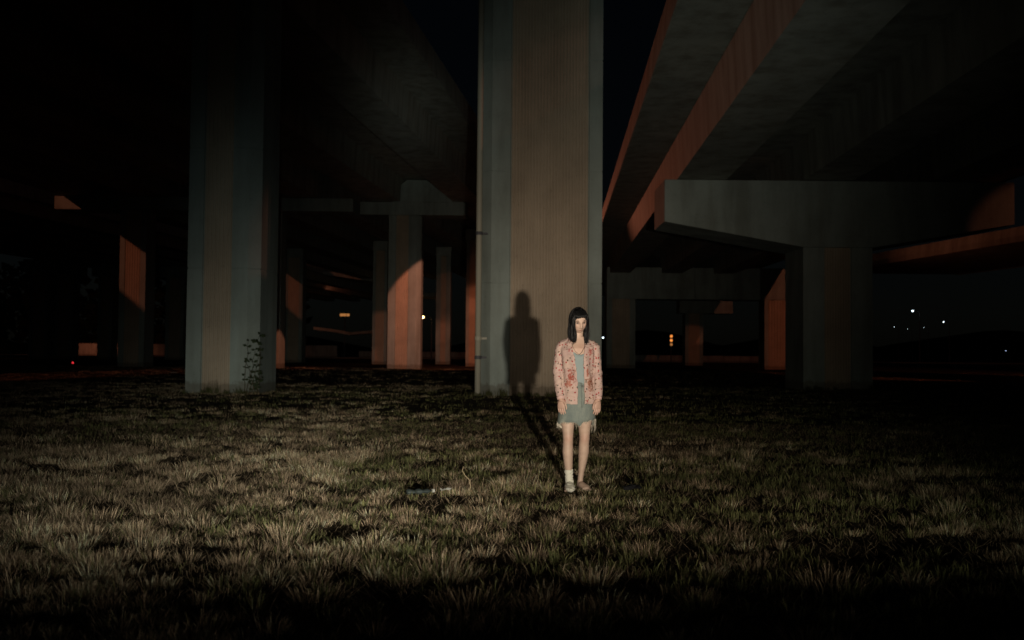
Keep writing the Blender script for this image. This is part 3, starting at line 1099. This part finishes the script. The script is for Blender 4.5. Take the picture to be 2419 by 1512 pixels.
# cardigan: open front, ribbed edges, sleeves
m = MB()
CG = [(.768, .177, .146, .008, -.004, .064), (.80, .178, .147, .008, -.003, .063), (.86, .174, .146, .008, .000, .062), (.92, .166, .138, .007, .000, .061), (.98, .156, .127, .006, -.002, .060),
      (1.05, .149, .118, .004, -.010, .056), (1.12, .153, .132, -.002, -.022, .052), (1.18, .158, .140, -.004, -.032, .050), (1.23, .163, .133, -.002, -.044, .054), (1.27, .165, .114, .004, -.052, .060),
      (1.300, .150, .098, .010, -.056, .066), (1.330, .118, .080, .014, -.056, .068), (1.355, .084, .066, .016, -.050, .062)]
rng2 = random.Random(9)
n = 72
outer, inner = [], []
for z, a, b, cy, gl, gr in CG:
    ro, ri = [], []
    # angles measured from the front (-y) going round; the opening runs from gl to gr in x
    al = math.asin(max(-.95, min(.95, gr / a)))
    bl = 2 * math.pi + math.asin(max(-.95, min(.95, gl / a)))
    for i in range(n + 1):
        t_ = al + (bl - al) * i / n
        ed = min(i, n - i)
        rip = .0045 * math.sin(t_ * 9 + z * 14) * (1 if z < 1.2 else .4) + .003 * math.sin(z * 60 + t_ * 3) * (1 - abs(z - 1.) * 1.5)
        x, y = (a + rip) * math.sin(t_), cy - (b + rip) * math.cos(t_)
        ro.append((x, y, z + (.004 * math.sin(t_ * 5) if z < .78 else 0)))
        x, y = (a - .009 + rip) * math.sin(t_), cy - (b - .009 + rip) * math.cos(t_)
        ri.append((x, y, z))
    outer.append(ro + ri[::-1])
m.rings(outer, close=True, caps=True)
for s in (-1, 1):
    a, b, c_ = SHO[s], ELB[s], WRI[s]
    p = [a + Vector((-s * .075, 0, .040)), a + Vector((-s * .030, 0, .014)), a + Vector((s * .002, 0, -.022)), a.lerp(b, .25), a.lerp(b, .6), b, b.lerp(c_, .35), b.lerp(c_, .72), b.lerp(c_, .90), b.lerp(c_, 1.0)]
    m.tube(p, [(.026, .046), (.042, .056), (.052, .060), (.050, .058), (.047, .054), (.045, .052), (.044, .050), (.041, .046), (.038, .042), (.033, .036)], 28)
cme = remeshed(m, 'cardigan', CARD, .0042, 4, .5)
cc = coords(cme)
nn = np.zeros(len(cc) * 3, np.float32); cme.vertices.foreach_get('normal', nn); nn = nn.reshape(-1, 3)
arm = np.abs(cc[:, 0]) > .14
wr = (vnoise(cc[:, 0] * 1.0 + cc[:, 1], cc[:, 2] * 2.2, 14) - .5) * .010 + (vnoise(cc[:, 0] * 2 - cc[:, 1], cc[:, 2] * 3.4 + 7, 22) - .5) * .006
wr *= np.where(arm, .7, .85)
cc = cc + nn * wr[:, None]
cme.vertices.foreach_set('co', cc.astype(np.float32).ravel()); cme.update()
card = put('cardigan', cme, woman)
# knit colours: pale pink ground, small red and dark flowers, two larger rust red bouquets in front
N, L, b_ = nodes(CARD)
tcn = N.new('ShaderNodeTexCoord')


def flowers(scale, thr, col, prev, seed, amount):
    mp = N.new('ShaderNodeMapping'); mp.inputs['Location'].default_value = (seed, seed * .7, seed * 1.3); mp.inputs['Scale'].default_value = (1, 1, .9)
    L.new(tcn.outputs['Object'], mp.inputs[0])
    wob = N.new('ShaderNodeTexNoise'); wob.inputs['Scale'].default_value = 60; L.new(mp.outputs[0], wob.inputs['Vector'])
    v = N.new('ShaderNodeTexVoronoi'); v.inputs['Scale'].default_value = scale; v.inputs['Randomness'].default_value = .85
    L.new(mp.outputs[0], v.inputs['Vector'])
    ad = N.new('ShaderNodeMath'); ad.operation = 'MULTIPLY_ADD'; ad.inputs[1].default_value = .30; L.new(wob.outputs['Fac'], ad.inputs[0]); L.new(v.outputs['Distance'], ad.inputs[2])
    lt = N.new('ShaderNodeMapRange'); lt.inputs['From Min'].default_value = thr + .15 + .05; lt.inputs['From Max'].default_value = thr + .15 - .05
    L.new(ad.outputs[0], lt.inputs['Value'])
    sel = N.new('ShaderNodeSeparateColor'); L.new(v.outputs['Color'], sel.inputs[0])
    gt = N.new('ShaderNodeMath'); gt.operation = 'LESS_THAN'; gt.inputs[1].default_value = amount; L.new(sel.outputs[0], gt.inputs[0])
    mu = N.new('ShaderNodeMath'); mu.operation = 'MULTIPLY'; L.new(lt.outputs[0], mu.inputs[0]); L.new(gt.outputs[0], mu.inputs[1])
    return mix(CARD, mu.outputs[0], prev, col)


ground = ramp(CARD, noise(CARD, 12, 4), [(.3, (.345, .240, .220)), (.7, (.38, .285, .240))])
k1 = flowers(36, .27, (.25, .040, .042), ground, 1.7, .45)
k1 = flowers(35, .245, (.05, .052, .042), k1, 5.3, .50)
k1 = flowers(42, .25, (.15, .07, .04), k1, 9.1, .40)


def bouquet(x, y, z, r, col, prev):
    s_ = N.new('ShaderNodeVectorMath'); s_.operation = 'SUBTRACT'; s_.inputs[1].default_value = (x, y, z); L.new(tcn.outputs['Object'], s_.inputs[0])
    d_ = N.new('ShaderNodeVectorMath'); d_.operation = 'MULTIPLY'; d_.inputs[1].default_value = (1 / r[0], 1 / r[1], 1 / r[2]); L.new(s_.outputs[0], d_.inputs[0])
    ln = N.new('ShaderNodeVectorMath'); ln.operation = 'LENGTH'; L.new(d_.outputs[0], ln.inputs[0])
    nz = N.new('ShaderNodeTexNoise'); nz.inputs['Scale'].default_value = 55; nz.inputs['Detail'].default_value = 4; L.new(tcn.outputs['Object'], nz.inputs['Vector'])
    ad = N.new('ShaderNodeMath'); ad.operation = 'MULTIPLY_ADD'; ad.inputs[1].default_value = 2.6; L.new(nz.outputs['Fac'], ad.inputs[0]); L.new(ln.outputs[1], ad.inputs[2])
    mr = N.new('ShaderNodeMapRange'); mr.inputs['From Min'].default_value = 2.15; mr.inputs['From Max'].default_value = 1.55; L.new(ad.outputs[0], mr.inputs['Value'])
    return mix(CARD, mr.outputs[0], prev, col)


k1 = bouquet(-.062, -.12, 1.010, (.052, .10, .090), (.21, .055, .040), k1)
k1 = bouquet(-.085, -.12, .945, (.042, .10, .050), (.27, .11, .08), k1)
k1 = bouquet(.118, -.10, .955, (.042, .12, .092), (.18, .070, .042), k1)
k1 = bouquet(.090, -.10, 1.05, (.020, .10, .055), (.23, .085, .06), k1)
k1 = bouquet(.110, -.10, 1.23, (.028, .10, .050), (.26, .085, .07), k1)
L.new(k1, b_.inputs['Base Color'])
bump(CARD, noise(CARD, 160, 3, (1, 1, .5)), .35, .004)
# ribbed hem, cuffs and front bands
RIBK = material('pink_rib_knit', (.41, .28, .25), .95, .1)
bump(RIBK, noise(RIBK, 260, 1, (1, 1, .05)), .5, .003)
for s in (-1, 1):
    b, c_ = ELB[s], WRI[s]
    m = MB(); m.tube([b.lerp(c_, .93), b.lerp(c_, .97), b.lerp(c_, 1.03)], [(.038, .042), (.036, .039), (.033, .036)], 24)
    m.build('cuff', RIBK, card, smooth=True)

# sock, slouched, on her right foot
m = MB()
L_ = LEGS[-1]
ax, ay = L_[-1][0][0], L_[-1][0][1]
m.tube([(-.070, .007, .185), (-.069, .008, .165), (-.067, .008, .14), (-.066, .009, .12), (-.064, .010, .095), (-.063, .010, .075), (-.062, .012, .050), (-.062, .016, .030)],
       [(.0375, .043), (.039, .044), (.036, .042), (.039, .045), (.0365, .044), (.040, .048), (.038, .050), (.034, .048)], 28)
m.tube([(ax, ay + .05, .030), (ax, ay + .005, .044), (ax, ay - .06, .042), (ax, ay - .115, .032), (ax, ay - .165, .024), (ax, ay - .195, .018)],
       [(.028, .026), (.040, .042), (.043, .037), (.048, .029), (.044, .022), (.024, .014)], 24)
sme = remeshed(m, 'sock', SOCK, .004, 5, .5)
cs = coords(sme); nn = np.zeros(len(cs) * 3, np.float32); sme.vertices.foreach_get('normal', nn); nn = nn.reshape(-1, 3)
cs = cs + nn * (((vnoise(cs[:, 0] + cs[:, 1], cs[:, 2] * 3, 30) - .5) * .010)[:, None])
sme.vertices.foreach_set('co', cs.astype(np.float32).ravel()); sme.update()
bump(SOCK, noise(SOCK, 220, 1, (1, 1, .15)), .4, .003)
put('sock', sme, woman)

# ------------------------------------------------------------------ grass
def grass_mesh(name, x, y, h, lean, az, w, col, bend):
    """blades as tapered two-segment strips, 3 triangles each"""
    n = len(x)
    v = np.zeros((n, 5, 3), np.float32)
    dx, dy = np.cos(az), np.sin(az)
    px_, py_ = -dy, dx
    sa, ca = np.sin(lean), np.cos(lean)
    sb, cb = np.sin(lean + bend), np.cos(lean + bend)
    tw = RNG.uniform(-1.2, 1.2, n)                  # blade twist: which way the flat side looks
    fx, fy = np.cos(az + np.pi / 2 + tw), np.sin(az + np.pi / 2 + tw)
    mx, my, mz = x + dx * sa * h * .55, y + dy * sa * h * .55, ca * h * .55
    tx, ty, tz = mx + dx * sb * h * .45, my + dy * sb * h * .45, mz + cb * h * .45
    tz = np.maximum(tz, .012)
    v[:, 0] = np.stack([x - fx * w * .5, y - fy * w * .5, np.full(n, -.01)], 1)
    v[:, 1] = np.stack([x + fx * w * .5, y + fy * w * .5, np.full(n, -.01)], 1)
    v[:, 2] = np.stack([mx + fx * w * .42, my + fy * w * .42, mz], 1)
    v[:, 3] = np.stack([mx - fx * w * .42, my - fy * w * .42, mz], 1)
    v[:, 4] = np.stack([tx, ty, tz], 1)
    base = (np.arange(n) * 5)[:, None]
    loops = np.concatenate([base + np.array([[0, 1, 2, 3]]), base + np.array([[3, 2, 4]])], 1).astype(np.int32)
    me = bpy.data.meshes.new(name)
    me.vertices.add(n * 5)
    me.vertices.foreach_set('co', v.ravel())
    me.loops.add(n * 7)
    me.loops.foreach_set('vertex_index', loops.ravel())
    me.polygons.add(n * 2)
    st = (np.arange(n) * 7)[:, None] + np.array([[0, 4]])
    me.polygons.foreach_set('loop_start', st.ravel().astype(np.int32))
    me.update()
    me.validate()
    at = me.attributes.new('tint', 'FLOAT_COLOR', 'POINT')
    c = np.ones((n, 5, 4), np.float32)
    c[:, :, :3] = col[:, None, :]
    at.data.foreach_set('color', c.ravel())
    me.materials.append(MAT['grass_blade'])
    return me


gm = material('grass_blade', (0.2, 0.16, 0.08), 0.75, 0.25)
_N, _L, _b = nodes(gm)
_a = _N.new('ShaderNodeAttribute'); _a.attribute_name = 'tint'
_L.new(_a.outputs['Color'], _b.inputs['Base Color'])
_tr = _N.new('ShaderNodeBsdfTranslucent')
_L.new(_a.outputs['Color'], _tr.inputs['Color'])
_mx = _N.new('ShaderNodeMixShader'); _mx.inputs[0].default_value = 0.25
_L.new(_b.outputs[0], _mx.inputs[1]); _L.new(_tr.outputs[0], _mx.inputs[2])
_L.new(_mx.outputs[0], _N['Material Output'].inputs['Surface'])


def scatter(y0, y1, tufts, per, margin=1.12):
    """tufts per m2, blades per tuft; three kinds: dry spiky clumps, mixed tangle, green sprigs"""
    half = .5205 * margin
    area = half * (y1 * y1 - y0 * y0)
    k = int(area * tufts)
    ty = np.sqrt(RNG.uniform(y0 * y0, y1 * y1, k))
    tx = RNG.uniform(-1, 1, k) * half * ty
    den = vnoise(tx, ty, 2.6) * .6 + vnoise(tx + 77, ty, .7) * .4
    keep = RNG.random(k) < np.clip((den - .20) * 2.8, .22, 1)
    tx, ty = tx[keep], ty[keep]
    k = len(tx)
    f = .76 - .058 * tx + 1.3 * (vnoise(tx, ty, .42) - .5) + .9 * (vnoise(tx + 31, ty, 1.3) - .5)
    band = .62 * np.clip((ty - 12.5) / 3.5, 0, 1)                                      # greener further back
    f = np.clip(f - band + RNG.normal(0, .12, k), .05, 1)
    u = RNG.random(k)
    kind = np.where(u < .50 * f, 0, np.where(u < .50 * f + .45, 1, 2))                # 0 clump 1 tangle 2 sprig
    size = RNG.uniform(.6, 1.25, k) * (.7 + .6 * vnoise(tx + 9, ty, .9))
    size = np.where(kind == 0, size * RNG.uniform(.8, 1.5, k), size)
    nb = np.maximum(4, per * size * np.choose(kind, [1.75, 1.15, .50]) * RNG.uniform(.7, 1.3, k)).astype(int)
    idx = np.repeat(np.arange(k), nb)
    n = len(idx)
    kd, sz, d = kind[idx], size[idx], f[idx]
    wide = 1 + np.maximum(0, ty[idx] - 7) * .055
    rad = np.choose(kd, [.085, .12, .035]) * sz * (1 + .5 * (wide - 1))
    rr = np.sqrt(RNG.random(n)) * rad
    aa = RNG.uniform(0, 2 * np.pi, n)
    x, y = tx[idx] + rr * np.cos(aa), ty[idx] + rr * np.sin(aa)
    green = RNG.random(n) > np.choose(kd, [.93, np.clip(d * .80 + .10, 0, 1), d * .30])
    az = np.where(kd == 1, RNG.uniform(0, 2 * np.pi, n), aa + RNG.normal(0, .45, n))
    lean = np.choose(kd, [.12 + .75 * rr / rad + RNG.normal(0, .16, n), np.abs(RNG.normal(.70, .45, n)), np.abs(RNG.normal(.42, .30, n))])
    lean = np.clip(lean, 0, 1.35)
    h = np.choose(kd, [RNG.uniform(.042, .085, n), RNG.uniform(.022, .066, n), RNG.uniform(.035, .10, n)]) * (.55 + .50 * sz)
    bend = np.choose(kd, [RNG.uniform(-.15, .55, n), RNG.uniform(-.3, 1.0, n), RNG.uniform(.0, 1.0, n)])
    w = np.where(green, RNG.uniform(.0030, .0066, n), RNG.uniform(.0016, .0032, n)) * wide
    near = (np.abs(x - PERSON_X) < .20) & (y > PERSON_Y - .62) & (y < PERSON_Y + .12)   # trodden under her feet
    h = np.where(near, h * .35, h)
    t = RNG.random(n)[:, None]
    tone = (np.exp(RNG.normal(0, .30, k)) * (.55 + .9 * vnoise(tx + 5, ty - 3, 1.1)))[idx][:, None] * np.choose(kd, [1.35, .88, .95])[:, None]
    dryc = np.array([.66, .505, .345]) * (1 - t) + np.array([.38, .27, .17]) * t
    greenc = np.array([.070, .080, .030]) * (1 - t) + np.array([.195, .185, .078]) * t
    dead = (RNG.random(n) < .22)[:, None]
    col = np.where(green[:, None], greenc, np.where(dead, dryc * np.array([.42, .38, .36]), dryc)) * np.clip(tone, .4, 1.5)
    return x, y, h, lean, az, w, np.clip(col, 0, .72), bend


parts_ = [scatter(3.4, 7.5, 74, 54, 1.75), scatter(7.5, 12, 58, 42, 1.5), scatter(12, 20, 28, 24, 1.3), scatter(20, 36, 14, 13, 1.2), scatter(36, 75, 2.6, 9)]
# ranker growth against the foot of the near piers
bx, by = [], []
for x0, x1, yy_ in ((gx(430, YN), gx(612, YN), YN - .12), (gx(1112, YN), gx(1425, YN), YN - .12), (gx(1890, YR), gx(2070, YR), YR - .12)):
    q_ = int((x1 - x0) * 9)
    bx.append(RNG.uniform(x0, x1, q_)); by.append(yy_ - np.abs(RNG.normal(0, .12, q_)))
bx, by = np.concatenate(bx), np.concatenate(by)
ii = np.repeat(np.arange(len(bx)), 26)
nn_ = len(ii)
hh = (RNG.uniform(.10, .34, len(bx)) * (vnoise(bx, by, 2.2) + .3))[ii] * RNG.uniform(.5, 1.1, nn_)
cc_ = np.array([.12, .125, .05])[None, :] * RNG.uniform(.4, 1.3, nn_)[:, None]
parts_.append((bx[ii] + RNG.normal(0, .05, nn_), by[ii] + RNG.normal(0, .03, nn_), hh, np.abs(RNG.normal(.3, .25, nn_)), RNG.uniform(0, 6.28, nn_), np.full(nn_, .012), cc_, RNG.uniform(0, .9, nn_)))
GX = [np.concatenate([p_[i] for p_ in parts_]) for i in range(8)]
tag(put('grass', grass_mesh('grass', *GX)), kind='stuff')

# thatch: flat straws lying between the tufts
ny = 90000
yy = np.sqrt(RNG.uniform(3.4 ** 2, 17 ** 2, ny)); xx = RNG.uniform(-1, 1, ny) * .58 * yy
c_ = np.array([.36, .27, .175])[None, :] * RNG.uniform(.35, 1.25, ny)[:, None]
tag(put('thatch', grass_mesh('thatch', xx, yy, RNG.uniform(.04, .13, ny), RNG.uniform(.9, 1.45, ny), RNG.uniform(0, 6.283, ny),
                             RNG.uniform(.002, .004, ny) * (1 + np.maximum(0, yy - 7) * .05), c_, RNG.uniform(-.2, .35, ny))), kind='stuff')

# ------------------------------------------------------------------ weeds on the corner of the weedy pier
WEED = material('weed_leaf', (.030, .044, .018), .8, .3)
STEM = material('weed_stem', (.07, .055, .03), .8, .2)
wr_ = random.Random(21)
wb_ = W(606, 925, YN - .25)
weed = empty('climbing_weed', (wb_.x, wb_.y, 0), 'straggly weed climbing the right corner of the narrow pier', 'weed')
m = MB(); lv = MB()
for i in range(7):
    x, y, z = wr_.uniform(-.45, .12), wr_.uniform(-.1, .08), 0.
    tgt = (wr_.uniform(-.42, .14), 0.0, wr_.choice((.55, .8, 1.0, 1.25, 1.52)))
    if i == 0: x, tgt = .04, (.06, 0, 1.66)
    pts = []
    for k in range(9):
        f = k / 8
        pts.append((x + (tgt[0] - x) * f + wr_.gauss(0, .025), y * (1 - f) + wr_.gauss(0, .015), tgt[2] * f))
    m.tube(pts, [.013 - .0011 * k for k in range(9)], 5)
    for k in range(2, 9):
        for j in range(2 if i else 3):
            px_, py_, pz_ = pts[k]
            a = wr_.uniform(0, 6.28); l = wr_.uniform(.07, .14) * (1.5 if (i == 0 and k > 6) else 1)
            e = Vector((math.cos(a), math.sin(a) * .6, wr_.uniform(-.5, .5))).normalized()
            sd = e.cross(Vector((wr_.gauss(0, .3), -1, wr_.gauss(0, .3)))).normalized() * l * .32
            p0 = Vector((px_, py_, pz_ + wr_.uniform(-.02, .02)))
            lv.add([p0, p0 + e * l * .5 + sd, p0 + e * l, p0 + e * l * .5 - sd], [(0, 1, 2, 3)])
m.build('stem', STEM, weed)
tag(lv.build('leaves', WEED, weed), kind='stuff')

# ------------------------------------------------------------------ litter in the grass
PLAST = material('grubby_plastic', (.03, .038, .036), .6, .3)
PAPER = material('dirty_paper', (.34, .33, .29), .9, .1)
p = W(990, 1184, 8.2)
t = empty('crushed_bottle', (p.x, p.y, .03), 'crushed grey plastic bottle lying in the grass left of the woman', 'bottle', rz=R(25))
m = MB()
rs = []
for k in range(11):
    f = k / 10
    x = -.11 + .22 * f
    r = .036 if f < .72 else .036 - (f - .72) * .09
    rs.append([(x, r * math.cos(a) * 1.1 + .006 * math.sin(k * 2.1), .02 + r * math.sin(a) * (.55 + .2 * math.sin(k * 1.7))) for a in [2 * math.pi * i / 14 for i in range(14)]])
m.rings(rs)
m.build('bottle_body', PLAST, t, smooth=True)
m = MB(); m.tube([(.112, 0, .02), (.132, 0, .02)], .015, 12); m.build('bottle_cap', PAPER, t)


def scrap(px, py, Y, s, label, mat, name='paper_scrap', cat='litter'):
    p = W(px, py, Y)
    m = MB()
    q = random.Random(int(px))
    n = 6
    for i in range(n):
        for j in range(n):
            m.v.append(((i / (n - 1) - .5) * s + q.gauss(0, s * .05), (j / (n - 1) - .5) * s * .7 + q.gauss(0, s * .05), .055 + s * .25 * q.random()))
    m.f = [(i * n + j, (i + 1) * n + j, (i + 1) * n + j + 1, i * n + j + 1) for i in range(n - 1) for j in range(n - 1)]
    o = m.build(name, mat, loc=(p.x, p.y, 0))
    so_ = o.modifiers.new('t', 'SOLIDIFY'); so_.thickness = .002
    tag(o, label, cat)


scrap(1052, 1183, 8.25, .085, 'small crumpled white paper scrap between the bottle and the woman', PAPER)
scrap(1492, 1170, 8.4, .15, 'flat dark rag lying on the grass right of the woman', material('black_cloth', (.012, .012, .013), .95, .05), 'dark_rag', 'rag')
scrap(410, 886, 50.0, .32, 'tiny pale scrap on the ground left of the narrow pier', PAPER)
p = W(1095, 1170, 8.4)
m = MB()
m.tube([(.05, 0, .02), (.055, .01, .07), (.05, .0, .12), (.01, .0, .16), (-.015, .0, .20), (-.005, .01, .235)], [.0035, .0035, .003, .003, .0025, .0015], 6)
tag(m.build('dry_stalk', material('pale_straw', (.36, .28, .17), .8, .2), loc=(p.x, p.y, 0)), 'bent pale dry stalk sticking up left of the woman', 'stalk')
